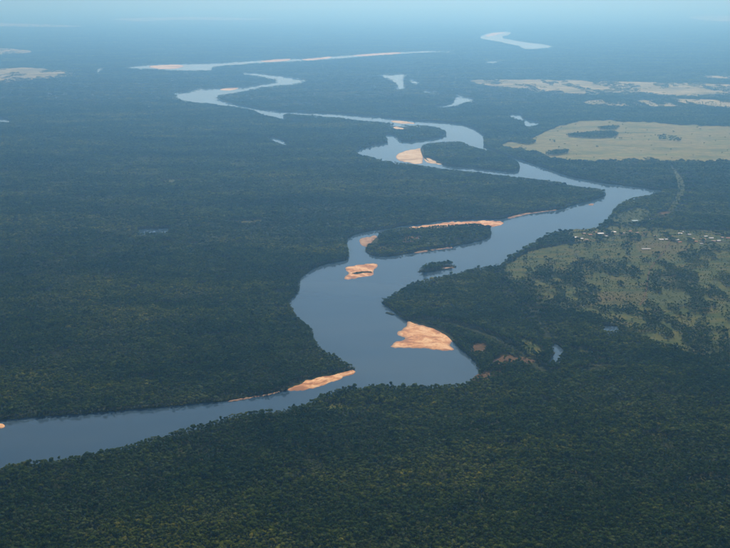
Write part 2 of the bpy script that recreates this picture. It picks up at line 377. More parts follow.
def field(name, cols, s1, s2):
    m, nt, b = material(name)
    n = len(cols)
    c1 = ramp(nt, world_noise(nt, s1, 5, (0.6, 1.5, 0)), [(0.30 + 0.42 * i / (n - 1), c) for i, c in enumerate(cols)])
    c2 = ramp(nt, world_noise(nt, s2, 4, (1, 1, 0)), [(0.3, (0.7, 0.75, 0.72)), (0.7, (1.25, 1.2, 1.15))])
    nt.links.new(mix(nt, 1.0, c1, c2, 'MULTIPLY'), b.inputs['Base Color'])
    b.inputs['Roughness'].default_value = 0.95; b.inputs['Specular IOR Level'].default_value = 0.1
    return m
M_SAV = field('dry_savanna_grass', [(0.08, 0.115, 0.045), (0.17, 0.18, 0.065), (0.25, 0.225, 0.09), (0.18, 0.205, 0.075), (0.30, 0.25, 0.11)], 1 / 420, 1 / 70)
M_PALE = field('bleached_savanna_grass', [(0.12, 0.13, 0.06), (0.28, 0.26, 0.13), (0.42, 0.38, 0.22), (0.24, 0.23, 0.12)], 1 / 700, 1 / 200)
M_GRASS = field('pasture_grass', [(0.032, 0.056, 0.014), (0.062, 0.086, 0.020), (0.108, 0.112, 0.028), (0.104, 0.084, 0.028)], 1 / 70, 1 / 14)
M_GREEN = field('green_pasture', [(0.045, 0.068, 0.022), (0.070, 0.092, 0.030), (0.10, 0.115, 0.04)], 1 / 90, 1 / 14)
M_STRAW = field('straw_pasture', [(0.07, 0.078, 0.023), (0.115, 0.108, 0.034), (0.11, 0.086, 0.033)], 1 / 90, 1 / 14)
M_SOIL = field('bare_red_soil', [(0.05, 0.05, 0.022), (0.125, 0.072, 0.036), (0.085, 0.068, 0.03)], 1 / 40, 1 / 9)

def plain(name, col, rough=0.8):
    m, nt, b = material(name)
    lo = tuple(c * 0.78 for c in col)
    nt.links.new(ramp(nt, world_noise(nt, 0.7, 4), [(0.3, lo), (0.65, col)]), b.inputs['Base Color'])
    b.inputs['Roughness'].default_value = rough
    return m
M_WHITE = plain('whitewashed_wall', (0.78, 0.75, 0.70))
M_CREAM = plain('cream_wall', (0.62, 0.52, 0.38))
M_TILE = plain('orange_tile_roof', (0.52, 0.22, 0.11))
M_PINK = plain('faded_tile_roof', (0.55, 0.36, 0.27))
M_METAL = plain('white_sheet_roof', (0.80, 0.79, 0.76), 0.5)
M_GREY = plain('grey_sheet_roof', (0.38, 0.38, 0.37), 0.5)
M_BLUE = plain('blue_sheet_roof', (0.18, 0.42, 0.55), 0.5)
M_DOOR = plain('wooden_door', (0.14, 0.08, 0.045))
m, nt, b = material('window_glass'); M_GLASS = m
nt.links.new(ramp(nt, world_noise(nt, 0.4, 2), [(0.4, (0.02, 0.025, 0.03)), (0.6, (0.05, 0.06, 0.07))]), b.inputs['Base Color'])
b.inputs['Roughness'].default_value = 0.1

# ------------------------------------------------------------------ object helpers
def tag(o, label=None, cat=None, group=None, kind=None):
    if label: o['label'] = label
    if cat: o['category'] = cat
    if group: o['group'] = group
    if kind: o['kind'] = kind
    return o
def mesh_obj(name, verts, faces, mat, parent=None, smooth=False):
    me = bpy.data.meshes.new(name)
    me.from_pydata([tuple(map(float, v)) for v in verts], [], faces)
    for mm in (mat if isinstance(mat, (list, tuple)) else [mat]): me.materials.append(mm)
    if smooth: me.polygons.foreach_set('use_smooth', [True] * len(me.polygons))
    o = bpy.data.objects.new(name, me); C.objects.link(o)
    if parent: o.parent = parent
    return o

def cdt(points, loops):
    """triangulate points with loops as constraint edges; origin and scale kept small for precision"""
    p = np.asarray(points, float)
    o, s = p.mean(0), 1.0 / max(np.ptp(p[:, 0]), np.ptp(p[:, 1]))
    q = (p - o) * s
    e = []
    for l in loops: e += [(l[i], l[(i + 1) % len(l)]) for i in range(len(l))]
    v, _, f, *_r = delaunay_2d_cdt([Vector(a) for a in q.tolist()], e, [], 0, 1e-9)
    v = np.array([(a[0], a[1]) for a in v]) / s + o
    f = np.array([t for t in f if len(t) == 3])
    return v, f
def sheet(name, poly, z, mat, skirt=None, skirt_mat=None):
    """flat sheet bounded by a shoreline, with an optional bank that drops to skirt"""
    v, f = cdt(poly, [list(range(len(poly)))])
    c = v[f].mean(1)
    f = f[inside(poly, c[:, 0], c[:, 1])]
    faces = [orient(v, t) for t in f.tolist()]
    vv = [(x, y, z) for x, y in v]
    mats = [mat]
    o = mesh_obj(name, vv, faces, mats)
    if skirt is not None: add_skirt(o, skirt, skirt_mat)
    return o
def orient(v, t):
    a, b_, c = v[t[0]], v[t[1]], v[t[2]]
    return t if (b_[0] - a[0]) * (c[1] - a[1]) - (b_[1] - a[1]) * (c[0] - a[0]) > 0 else [t[0], t[2], t[1]]
def add_skirt(o, depth, mat, limit=60000.0):
    me = o.data
    me.materials.append(mat)
    bm = bmesh.new(); bm.from_mesh(me)
    be = [e for e in bm.edges if e.is_boundary and all(abs(v.co.x) < limit and -400 < v.co.y < limit for v in e.verts)]
    r = bmesh.ops.extrude_edge_only(bm, edges=be)
    for g in r['geom']:
        if isinstance(g, bmesh.types.BMVert): g.co.z = depth
        if isinstance(g, bmesh.types.BMFace): g.material_index = 1
    bm.to_mesh(me); bm.free()

# ------------------------------------------------------------------ terrain
LAND_Z = 2.0
FAR = 420000.0
frame_rect = np.array([(-FAR, -3000.0), (FAR, -3000.0), (FAR, FAR), (-FAR, FAR)])
pts, loops, n0 = [frame_rect], [[0, 1, 2, 3]], 4
for p in [river_poly] + list(lake_polys.values()):
    pts.append(p); loops.append(list(range(n0, n0 + len(p)))); n0 += len(p)
allp = np.concatenate(pts)
v, f = cdt(allp, loops)
cx, cy = v[f].mean(1).T
wet = inside(river_poly, cx, cy)
for p in lake_polys.values(): wet |= inside(p, cx, cy)
f = f[~wet]
land = mesh_obj('ground', [(x, y, LAND_Z) for x, y in v], [orient(v, t) for t in f.tolist()], M_FLOOR)
add_skirt(land, -2.0, M_BANK)
tag(land, 'flat dark green lowland reaching to the hazy horizon', 'land', kind='structure')

tag(sheet('river', grown(river_poly, 1.5), 0.0, M_WATER), 'wide grey blue river winding from the left edge into the distance', 'river', kind='structure')
LAKE_LABEL = {
 'north reach': ('river_reach', 'pale far river reach stretching across above the big meander'),
 'far reach': ('river_reach', 'bright s-shaped river bend near the horizon right of centre'),
 'wedge': ('lake', 'pale wedge shaped lake north of the river above the upper islands'),
 'dash': ('lake', 'tiny pale lake just right of the wedge shaped lake'),
 'hook': ('oxbow_lake', 'pale hooked oxbow lake right of the wedge shaped lake'),
 'sliver': ('lake', 'faint sliver of water between the wedge lake and hooked oxbow'),
 'step': ('lake', 'pale stepped lake left of the dry savanna plain'),
 'fleck': ('lake', 'small bright fleck of water left of the far river reach'),
 'edge': ('lake', 'small bright lake cut by the left edge of the photo'),
 'comma': ('lake', 'small pale comma shaped lake in forest below the river meander'),
 'marsh': ('pond', 'faint pale marsh pond in the left forest'),
 'pond': ('pond', 'small blue pond in the forest right of the crescent oxbow'),
 'oxbow': ('oxbow_lake', 'blue crescent oxbow lake in the forest right of the river bend'),
 'pinch': ('lake', 'tiny far lake below the s-shaped river bend'),
}
for k, p in lake_polys.items():
    nm, lb = LAKE_LABEL[k]
    tag(sheet(nm, grown(p, 1.0), 0.0, M_WATER), lb, 'lake' if nm != 'river_reach' else 'river', kind='structure')

ISLAND_LABEL = {'long': 'long wooded river island rimmed with sand', 'small': 'small wooded islet between the long island and the right bank',
 'upper': 'upper wooded river island beside the bright sandbar', 'sandbar_shrubs': 'green shrubby hump across the middle of the mid-river sandbar',
 'snag': 'tiny dark islet off the point of the right bank'}
for k, p in island_polys.items():
    low = k in ('sandbar_shrubs', 'snag')
    o = sheet('island' if not low else 'islet', p, 2.4 if low else 1.8, M_FLOOR, -2.0, M_BANK)
    tag(o, ISLAND_LABEL[k], 'island', kind='structure')

def dune(name, poly, label, top, seed, mat):
    """low sandbar: rises from under the water to an uneven crest"""
    lo, hi = poly.min(0), poly.max(0)
    span = hi - lo
    n = 44
    st = max(span[0], span[1]) / n
    gx, gy = np.meshgrid(np.arange(lo[0], hi[0], max(st * 0.8, 2)), np.arange(lo[1], hi[1], max(st, 2)))
    gx, gy = gx.ravel(), gy.ravel()
    rng = np.random.default_rng(seed)
    gx = gx + rng.uniform(-.3, .3, gx.shape) * st; gy = gy + rng.uniform(-.3, .3, gy.shape) * st
    ok = inside(poly, gx, gy)
    gp = np.stack([gx[ok], gy[ok]], -1)
    def edge_dist(p):
        if not len(p): return np.zeros(0)
        a, b_ = poly, np.roll(poly, -1, 0)
        ab = b_ - a
        t = np.clip(((p[:, None] - a) * ab).sum(-1) / np.maximum((ab * ab).sum(-1), 1e-9), 0, 1)
        return np.min(np.hypot(*(p[:, None] - (a + t[..., None] * ab)).transpose(2, 0, 1)), 1)
    d = edge_dist(gp)
    keep = d > st * 0.35
    gp, d = gp[keep], d[keep]
    pts = np.concatenate([poly, gp])
    v, f = cdt(pts, [list(range(len(poly)))])
    c = v[f].mean(1); f = f[inside(poly, c[:, 0], c[:, 1])]
    dd = edge_dist(v)
    wmax = max(dd.max(), 1.0)
    h = 1 - np.exp(-dd / (0.3 * wmax))
    ridge = 0.7 + 0.6 * fbm(v[:, 0] / max(60, span[0] * .3) + seed, v[:, 1] / max(70, span[1] * .45), seed, 3)
    brk = fbm(v[:, 0] / max(45, span[0] * .2) + 3 * seed, v[:, 1] / max(90, span[1] * .4), seed + 9, 3) - 0.5
    z = -0.55 + top * h * ridge + brk * 1.5 * (0.25 + np.exp(-dd / (0.3 * wmax)))
    z[dd < 0.01] = -0.6
    o = mesh_obj(name, np.column_stack([v, z]), [orient(v, t) for t in f.tolist()], mat, smooth=True)
    return tag(o, label, 'sandbank', kind='structure')
SAND_LABEL = {
 'crescent': 'narrow pale sandbank at the tip of the left bank', 'fan': 'large fan shaped orange sandbank on the right bank of the bend',
 'mid': 'orange sandbar alone in mid-river left of the long island', 'rim': 'long thin sand strip along the far side of the long island',
 'tip': 'reddish sand spit at the left end of the long island', 'shelf': 'thin pale beach along the near side of the long island',
 'spur': 'small beach at the right end of the small islet', 'bend': 'bright pale sandbar left of the upper island', 'bend_small': 'smaller sandbar right beside the bright pale sandbar',
 'neck': 'orange sand patch above the bright pale sandbar', 'streak': 'thin orange sand streak in the upper channel', 'reach_west': 'sand strip at left end of the far river reach',
 'reach_mid': 'sand strip midway along the far river reach', 'reach_east': 'sand strip right of midway on the far river reach', 'reach_long': 'long sand strip at right end of the far reach',
 'elbow': 'small sand streak in the far meander', 'left_shore': 'tiny orange sand patch in the river at the left edge', 'bank_strip': 'thin sandy bank strip right of the long island',
 'speck': 'tiny pale sand speck in the river below the wooded point', 'far_spit': 'faint sand spit in the s-shaped far bend', 'north_bank_strip': 'thin ochre bank strip left of the narrow pale sandbank'}
for i, (k, p) in enumerate(sand_polys.items()):
    top = {'fan': 2.6, 'crescent': 3.4, 'mid': 2.4, 'rim': 3.2, 'tip': 2.4, 'shelf': 3.0, 'north_bank_strip': 3.0}.get(k, 3.0)
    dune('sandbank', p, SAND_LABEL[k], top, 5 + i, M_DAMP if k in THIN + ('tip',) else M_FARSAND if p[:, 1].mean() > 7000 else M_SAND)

SAV_LABEL = {'plain': 'broad yellow savanna plain right of the river', 'flats': 'pale tree-dotted savanna flats far right', 'low flats': 'lower pale savanna strip far right',
 'east streak': 'small pale savanna streak at the right edge', 'far east streak': 'faint pale streak near the horizon at right', 'west': 'pale savanna patch at the far left edge',
 'far west streak': 'faint pale streak near the horizon at left', 'horizon': 'long pale streak of open land at the horizon', 'horizon low': 'faint open land below the long horizon streak',
 'horizon west': 'faint open land at the upper left corner'}
for i, (k, p) in enumerate(sav_polys.items()):
    tag(sheet('savanna', p, LAND_Z + 0.6, M_SAV if k == 'plain' else M_PALE), SAV_LABEL[k], 'savanna', kind='structure')
GRASS_LABEL = {'mosaic': 'olive pasture scattered with trees right of the river', 'village': 'grassy village ground behind the near right bank', 'corridor': 'light green strip running back from the village',
 'plot': 'straw coloured plot below the village pasture', 'green plot': 'light green plot right of the straw coloured plot', 'upper plot': 'straw coloured field just below the village', 'bank': 'green meadow on the inside of the far right bank', 'inner': 'small olive glade left of the crescent oxbow', 'pale': 'faint pale green glade in the left forest',
 'near': 'small brownish glade in the near forest', 'hem': 'faint yellowish glade on the left bank'}
for i, (k, p) in enumerate(grass_polys.items()):
    tag(sheet('meadow', p, LAND_Z + 0.4 + 0.12 * i, M_STRAW if k in ('plot', 'upper plot') else M_GREEN if k in ('corridor', 'bank', 'green plot', 'pale') else M_GRASS), GRASS_LABEL[k], 'meadow', kind='structure')
SOIL_LABEL = {'landing': 'small reddish clearing behind the bank by the fan sandbank', 'bench': 'reddish brown clearing right of the river bend', 'corner': 'ochre clearing at the right corner of the river bend',
 'yard': 'pinkish bare yard above the village', 'island': 'brown clearing on the long island', 'dry pan': 'pale dry patch at the left end of the long island'}
for i, (k, p) in enumerate(soil_polys.items()):
    tag(sheet('clearing', p, LAND_Z + 1.5, M_SOIL), SOIL_LABEL[k], 'clearing', kind='structure')

# ------------------------------------------------------------------ tree meshes
def lumpy_core(rng, r, z, seed, sub=2):
    bm = bmesh.new(); bmesh.ops.create_icosphere(bm, subdivisions=sub, radius=1.0)
    vs = []
    for vt in bm.verts:
        p = vt.co
        k = 0.78 + 0.55 * mnoise.noise(p * 1.7 + Vector((seed * 3.1, 0, 7)))
        q = Vector((p.x * r * k, p.y * r * k, (p.z * 0.62 * r * k if p.z > 0 else p.z * 0.45 * r * k)))
        vs.append((q.x, q.y, q.z + z))
    fs = [[vv.index for vv in fc.verts] for fc in bm.faces]
    bm.free()
    return vs, fs
def card(vs, fs, c, nrm, size, rng):
    nrm = Vector(nrm).normalized()
    t = nrm.orthogonal().normalized()
    t.rotate(__import__('mathutils').Quaternion(nrm, rng.uniform(0, 6.28)))
    b_ = nrm.cross(t)
    i = len(vs)
    a = size * rng.uniform(0.7, 1.3); w = size * rng.uniform(0.45, 0.8)
    c = Vector(c)
    vs += [tuple(c - t * a - nrm * a * .25), tuple(c + b_ * w), tuple(c + t * a - nrm * a * .25), tuple(c - b_ * w)]
    fs.append([i, i + 1, i + 2, i + 3])
def crown_geo(seed, r, height, lobes, cards):
    rng = random.Random(seed)
    vs, fs = [], []
    centres = []
    for k in range(lobes):
        a = rng.uniform(0, 6.28); d = r * (0 if k == 0 else rng.uniform(0.35, 0.62))
        lr = r * (0.62 if k == 0 else rng.uniform(0.34, 0.55))
        z = height - lr * 0.75 - (0 if k == 0 else rng.uniform(0.0, r * 0.55))
        centres.append((d * math.cos(a), d * math.sin(a), z, lr))
        v2, f2 = lumpy_core(rng, lr, 0, seed * 7 + k, 1 if lobes > 1 else 2)
        i = len(vs)
        vs += [(x + centres[-1][0], y + centres[-1][1], zz + z) for x, y, zz in v2]
        fs += [[q + i for q in ff] for ff in f2]
    for k in range(cards):
        cx_, cy_, cz_, lr = rng.choice(centres)
        u = rng.uniform(-0.45, 1.0); a = rng.uniform(0, 6.28); s = math.sqrt(max(0, 1 - u * u))
        nrm = Vector((s * math.cos(a), s * math.sin(a), u * 0.8))
        p = (cx_ + nrm.x * lr * 1.02, cy_ + nrm.y * lr * 1.02, cz_ + nrm.z * lr * 0.8)
        nj = (nrm + Vector((rng.uniform(-.6, .6), rng.uniform(-.6, .6), rng.uniform(-.2, .7)))).normalized()
        card(vs, fs, p, nj, r * 0.2, rng)
    return vs, fs, centres
def trunk_geo(height, r0, centres, sides=6):
    vs, fs = [], []
    def limb(a, b_, ra, rb):
        a, b_ = Vector(a), Vector(b_)
        d = (b_ - a).normalized(); t = d.orthogonal().normalized(); w = d.cross(t)
        i = len(vs)
        for p, rr in ((a, ra), (b_, rb)):
            for k in range(sides):
                an = 6.2832 * k / sides
                vs.append(tuple(p + (t * math.cos(an) + w * math.sin(an)) * rr))
        for k in range(sides):
            fs.append([i + k, i + (k + 1) % sides, i + sides + (k + 1) % sides, i + sides + k])
    limb((0, 0, -1.0), (0.15, 0.1, height * 0.55), r0 * 1.25, r0 * 0.7)
    for cx_, cy_, cz_, lr in centres: limb((0.15, 0.1, height * 0.5), (cx_, cy_, cz_), r0 * 0.55, r0 * 0.2)
    return vs, fs
def palm_geo(seed, r, height):
    rng = random.Random(seed)
    vs, fs = [], []
    for k in range(13):
        a = 6.2832 * k / 13 + rng.uniform(-.2, .2)
        up = rng.uniform(0.05, 0.75); L = r * rng.uniform(0.85, 1.1)
        pr = []
        for j in range(4):
            t = j / 3
            rad = L * t; z = height + L * (up * t - (0.55 + up * 0.55) * t * t)
            w = r * (0.05, 0.2, 0.18, 0.03)[j]
            for s in (-1, 1):
                pr.append((rad * math.cos(a) - s * w * math.sin(a), rad * math.sin(a) + s * w * math.cos(a), z - (w * 0.5)))
            pr.append((rad * math.cos(a), rad * math.sin(a), z))
        i = len(vs); vs += pr
        for j in range(3):
            q = i + j * 3
            fs += [[q, q + 2, q + 5, q + 3], [q + 2, q + 1, q + 4, q + 5]]
    return vs, fs
def raw_mesh(name, v, f, mats, mi=None, smooth=False):
    me = bpy.data.meshes.new(name); me.from_pydata(v, [], f)
    for mm in mats: me.materials.append(mm)
    if mi is not None: me.polygons.foreach_set('material_index', mi)
    me.update()
    return me
KINDS = []      # (crown mesh, trunk mesh, joined mesh, kind name)
for i in range(10):
    r = 5.2 + 0.35 * (i % 4); h = 15.0 + 1.3 * (i % 3)
    cv, cf, cen = crown_geo(100 + i, r, h, 4 + i % 3, 110)
    tv, tf = trunk_geo(h, 0.35, cen)
    jv = cv + tv; jf = cf + [[q + len(cv) for q in ff] for ff in tf]
    KINDS.append((raw_mesh('crown', cv, cf, [M_LEAF]), raw_mesh('trunk', tv, tf, [M_BARK]),
                  raw_mesh('canopy_tree', jv, jf, [M_LEAF, M_BARK], [0] * len(cf) + [1] * len(tf)), 'broadleaf_tree'))
for i in range(3):
    h = 13.0 + 1.5 * i
    cv, cf = palm_geo(200 + i, 5.0, h)
    tv, tf = trunk_geo(h / 0.55, 0.22, [])
    jv = cv + tv; jf = cf + [[q + len(cv) for q in ff] for ff in tf]
    KINDS.append((raw_mesh('crown', cv, cf, [M_PALM]), raw_mesh('trunk', tv, tf, [M_BARK]),
                  raw_mesh('canopy_palm', jv, jf, [M_PALM, M_BARK], [0] * len(cf) + [1] * len(tf)), 'palm_tree'))
for i in range(2):                                              # broad emergent trees
    r = 8.0 + i; h = 22.0 + i * 2
    cv, cf, cen = crown_geo(300 + i, r, h, 7, 190)
    tv, tf = trunk_geo(h, 0.55, cen)
    jv = cv + tv; jf = cf + [[q + len(cv) for q in ff] for ff in tf]
    KINDS.append((raw_mesh('crown', cv, cf, [M_LEAF]), raw_mesh('trunk', tv, tf, [M_BARK]),
                  raw_mesh('canopy_emergent', jv, jf, [M_LEAF, M_BARK], [0] * len(cf) + [1] * len(tf)), 'emergent_tree'))
NK = len(KINDS)
shrubs = []
for i in range(3):
    cv, cf, cen = crown_geo(400 + i, 2.6, 3.4, 3, 40)
    shrubs.append(raw_mesh('shrub', cv, cf, [M_SHRUB]))
patches = []                                                    # far canopy: a stand of crowns about 70 m across
for i in range(5):
    rng = random.Random(500 + i)
    pv, pf = [], []
    for k in range(26):
        a = rng.uniform(0, 6.28); d = 38 * math.sqrt(rng.random())
        cv, cf, cen = crown_geo(520 + i * 40 + k, rng.uniform(5.5, 8.5), rng.uniform(13, 19), 2, 10)
        n = len(pv)
        pv += [(x + d * math.cos(a), y + d * math.sin(a), z) for x, y, z in cv]; pf += [[q + n for q in ff] for ff in cf]
    patches.append(raw_mesh('canopy_stand', pv, pf, [M_LEAF]))
# prototypes live only in a library collection that the forest node groups read
lib = bpy.data.collections.new('canopy_kinds')
protos = [k[2] for k in KINDS] + shrubs + patches
for i, me in enumerate(protos):
    lib.objects.link(bpy.data.objects.new('kind_%02d' % i, me))
I_SHRUB, I_PATCH = NK, NK + len(shrubs)

ng = bpy.data.node_groups.new('forest_scatter', 'GeometryNodeTree')
ng.interface.new_socket('Geometry', in_out='INPUT', socket_type='NodeSocketGeometry')
ng.interface.new_socket('Geometry', in_out='OUTPUT', socket_type='NodeSocketGeometry')
gi, go = ng.nodes.new('NodeGroupInput'), ng.nodes.new('NodeGroupOutput')
ci = ng.nodes.new('GeometryNodeCollectionInfo'); ci.inputs['Collection'].default_value = lib
ci.inputs['Separate Children'].default_value = True; ci.inputs['Reset Children'].default_value = True
iop = ng.nodes.new('GeometryNodeInstanceOnPoints'); iop.inputs['Pick Instance'].default_value = True
def named(attr, typ):
    n = ng.nodes.new('GeometryNodeInputNamedAttribute'); n.data_type = typ; n.inputs['Name'].default_value = attr
    return next(s for s in n.outputs if s.name == 'Attribute' and s.enabled)
ng.links.new(gi.outputs[0], iop.inputs['Points'])
ng.links.new(ci.outputs[0], iop.inputs['Instance'])
ng.links.new(named('kind_index', 'INT'), iop.inputs['Instance Index'])
ng.links.new(named('turn', 'FLOAT_VECTOR'), iop.inputs['Rotation'])
ng.links.new(named('size', 'FLOAT_VECTOR'), iop.inputs['Scale'])
ng.links.new(iop.outputs[0], go.inputs[0])
def forest(name, P, label):
    if not len(P['x']): return
    n = len(P['x'])
    me = bpy.data.meshes.new(name)
    me.vertices.add(n)
    me.vertices.foreach_set('co', np.column_stack([P['x'], P['y'], P['z']]).astype(np.float32).ravel())
    a = me.attributes.new('kind_index', 'INT', 'POINT'); a.data.foreach_set('value', P['k'].astype(np.int32))
    a = me.attributes.new('turn', 'FLOAT_VECTOR', 'POINT'); a.data.foreach_set('vector', P['turn'].astype(np.float32).ravel())
    a = me.attributes.new('size', 'FLOAT_VECTOR', 'POINT'); a.data.foreach_set('vector', P['size'].astype(np.float32).ravel())
    o = bpy.data.objects.new(name, me); C.objects.link(o)
    md = o.modifiers.new('scatter', 'NODES'); md.node_group = ng
    return tag(o, label, 'forest', kind='stuff')

# ------------------------------------------------------------------ where the trees stand
rng = np.random.default_rng(11)
def jitter_grid(y0, y1, st, spread):
    out = []
    ys = np.arange(y0, y1, st)
    for y in ys:
        hw = y * spread + 150
        xs = np.arange(-hw, hw, st)
        out.append(np.stack([xs, np.full(xs.shape, y)], -1))
    p = np.concatenate(out)
    return p + rng.uniform(-0.46, 0.46, p.shape) * st
# spacing grows with distance; neighbouring belts are feathered into each other
BELTS = [(1480, 4700, 6.9, 0.45, 0), (4700, 7600, 10.0, 0.43, 0), (7600, 11800, 13.5, 0.43, 1), (11800, 42000, 62.0, 0.42, 2), (42000, 140000, 270.0, 0.40, 2)]
bx, by, bz, bs = [], [], [], []
for i, (y0, y1, st, spread, zz) in enumerate(BELTS):
    g = jitter_grid(y0 * (0.9 if i else 1), y1 * 1.1, st, spread)
    lo = (g[:, 1] - y0 * 0.9) / (y0 * 0.2) if i else np.full(len(g), 9.0)
    hi = (g[:, 1] - y1 * 0.9) / (y1 * 0.2)
    # one dither value per place, so the two belts complement each other
    r_ = fbm(g[:, 0] / 180, g[:, 1] / 300, 83, 3) * 1.6 - 0.3
    g = g[(lo > r_) & (hi <= r_)]
    bx.append(g[:, 0]); by.append(g[:, 1]); bz.append(np.full(len(g), zz)); bs.append(np.full(len(g), st))
X, Y, zone, step = np.concatenate(bx), np.concatenate(by), np.concatenate(bz), np.concatenate(bs)
n = len(X)
keep = np.ones(n, bool)
owner = np.zeros(n, int)                         # 0 right / near bank, 1 left bank, 2.. islands
in_river = inside(river_poly, X, Y)
keep &= ~in_river
isl_names = [k for k in island_polys]
for i, k in enumerate(isl_names):
    ins = inside(grown(island_polys[k], -3.0), X, Y)
    if k in ('sandbar_shrubs', 'snag'): ins &= rng.random(n) < 0.9
    keep |= ins; owner[ins] = 2 + i
for p in lake_polys.values(): keep &= ~inside(p, X, Y)
for p in sand_polys.values():
    keep &= ~(inside(p, X, Y) & (owner < 5))
for p in soil_polys.values(): keep &= ~(inside(p, X, Y) & (rng.random(n) < 0.55 + 0.5 * (fbm(X / 25, Y / 40, 77, 3) > 0.42)))
dens = fbm(X / 42, Y / 75, 5, 4)
dens2 = fbm(X / 220, Y / 260, 9, 3)
for k, p in grass_polys.items():
    ins = inside(p, X, Y)
    if k == 'mosaic':
        px, py, _ = project(X, Y, 0)
        # open in the north of the pasture, closing up towards the near forest
        thr = 0.555 - 0.0013 * np.clip(py - 255, 0, 120)
        keep &= ~(ins & ((dens * 0.62 + dens2 * 0.38) < thr) & (rng.random(n) < 0.965))
    elif k == 'village':
        keep &= ~(ins & (dens < 0.60) & (rng.random(n) < 0.92))
    else: keep &= ~(ins & (rng.random(n) < 0.9))
for k, p in sav_polys.items():
    ins = inside(p, X, Y)
    if k == 'plain': sp = (rng.random(n) < 0.0025) | ((fbm(X / 260, Y / 500, 21, 3) > 0.78) & (rng.random(n) < 0.3))
    elif k in ('flats', 'low flats', 'east streak'): sp = ((fbm(X / 200, Y / 900, 23, 3) > 0.53) & (rng.random(n) < 0.8)) | (rng.random(n) < 0.05)
    elif k == 'west': sp = (fbm(X / 220, Y / 1200, 25, 3) > 0.52) & (rng.random(n) < 0.75)
    else: sp = rng.random(n) < 0.1
    for q in isle_polys: sp |= inside(q, X, Y)
    keep &= ~ins | sp
lift = np.ones(n)
for s in SWALES:
    line = np.array([ground(a, b_) for a, b_ in spline(s, 4, False)])
    d = np.full(n, 1e9)
    near_sel = np.nonzero((X > line[:, 0].min() - 60) & (X < line[:, 0].max() + 60) & (Y > line[:, 1].min() - 60) & (Y < line[:, 1].max() + 60))[0]
    if len(near_sel):
        dd = np.min(np.hypot(X[near_sel][:, None] - line[:, 0], Y[near_sel][:, None] - line[:, 1]), 1)
        d[near_sel] = dd
        j_ = np.argmin(np.hypot(X[near_sel][:, None] - line[:, 0], Y[near_sel][:, None] - line[:, 1]), 1)
        far_side = Y[near_sel] > line[j_, 1]
        lift[near_sel] *= np.where(dd < 45, np.where(far_side, 1.35, 0.5), 1.0)
    keep &= d > 13.0 + 10 * (vnoise(X / 60, Y / 60, 3) - 0.3)

# ------------------------------------------------------------------ village (positions surveyed first so trees leave room)
HOUSES = [ # px, py, length, depth, wall height, wall, roof, turn, description
 (575,237.3,22,10,4.0,M_WHITE,M_METAL,0.1,'long white roofed house'), (581,238.6,16,9,3.6,M_WHITE,M_METAL,0.3,'white roofed house'),
 (586.5,239.4,14,9,3.4,M_WHITE,M_PINK,-0.2,'pink roofed house'), (584,233.4,12,9,3.4,M_CREAM,M_PINK,0.4,'small pink roofed house'),
 (590,234.6,16,10,3.8,M_CREAM,M_TILE,0.2,'orange roofed house'), (594.5,232.2,18,10,3.8,M_CREAM,M_TILE,-0.1,'long orange roofed house'),
 (600.5,233.6,24,12,4.6,M_WHITE,M_METAL,0.05,'large white roofed building'), (606,236,12,9,3.4,M_CREAM,M_GREY,0.5,'grey roofed house'),
 (613.5,232,20,11,4.2,M_WHITE,M_METAL,-0.15,'wide white roofed house'), (622,233,22,10,3.6,M_CREAM,M_PINK,0.0,'long pink roofed house'),
 (630,231,12,8,3.4,M_CREAM,M_TILE,0.35,'orange roofed house'), (637,232.5,12,8,3.4,M_CREAM,M_PINK,0.2,'small pink roofed house'),
 (646,248.8,34,9,3.6,M_CREAM,M_GREY,0.03,'long grey roofed shed'), (634.5,220.8,26,14,4.0,M_WHITE,M_BLUE,0.1,'blue roofed shed'),
 (650,219,14,9,3.6,M_WHITE,M_METAL,0.2,'white roofed house'), (661,239.4,18,10,3.8,M_WHITE,M_METAL,0.0,'white roofed house'),
 (666,239.2,12,9,3.4,M_WHITE,M_METAL,0.3,'small white roofed house'), (677,239.6,14,10,3.6,M_WHITE,M_METAL,0.1,'white roofed house'),
 (679.5,242,16,9,3.6,M_CREAM,M_TILE,0.25,'orange roofed house'), (680,233.4,16,10,3.8,M_WHITE,M_METAL,-0.1,'white roofed house'),
 (683.5,231.6,12,9,3.4,M_CREAM,M_GREY,0.2,'small grey roofed house'), (688.5,234.4,18,10,3.8,M_WHITE,M_GREY,0.05,'grey roofed house'),
 (693,238.6,12,9,3.4,M_CREAM,M_PINK,0.4,'pink roofed house'), (695.5,241.4,15,10,3.6,M_CREAM,M_TILE,-0.2,'orange roofed house'),
 (703,239.2,20,11,3.8,M_CREAM,M_TILE,0.0,'wide orange roofed house'), (705.5,236.2,14,9,3.6,M_WHITE,M_METAL,0.2,'white roofed house'),
 (711,238,18,10,3.8,M_WHITE,M_METAL,0.1,'white roofed house'), (713.5,240.8,15,9,3.6,M_WHITE,M_PINK,-0.1,'pink roofed house'),
 (718.5,240.6,15,9,3.6,M_WHITE,M_METAL,0.2,'white roofed house'), (722,237.4,12,9,3.4,M_CREAM,M_PINK,0.3,'small pink roofed house'),
 (728,238,17,10,3.8,M_CREAM,M_TILE,0.0,'orange roofed house'), (701,243.6,13,9,3.4,M_CREAM,M_GREY,0.2,'grey roofed house'),
 (671,236,12,8,3.4,M_CREAM,M_TILE,-0.3,'small orange roofed house'), (655,236,12,9,3.4,M_CREAM,M_PINK,0.15,'small pink roofed house'),
]
for h in HOUSES:
    hx, hy = ground(h[0], h[1], LAND_Z)
    keep &= ~((np.abs(X - hx) < h[2] * 0.5 + 7) & (Y > hy - 85) & (Y < hy + h[3] * 0.5 + 6))

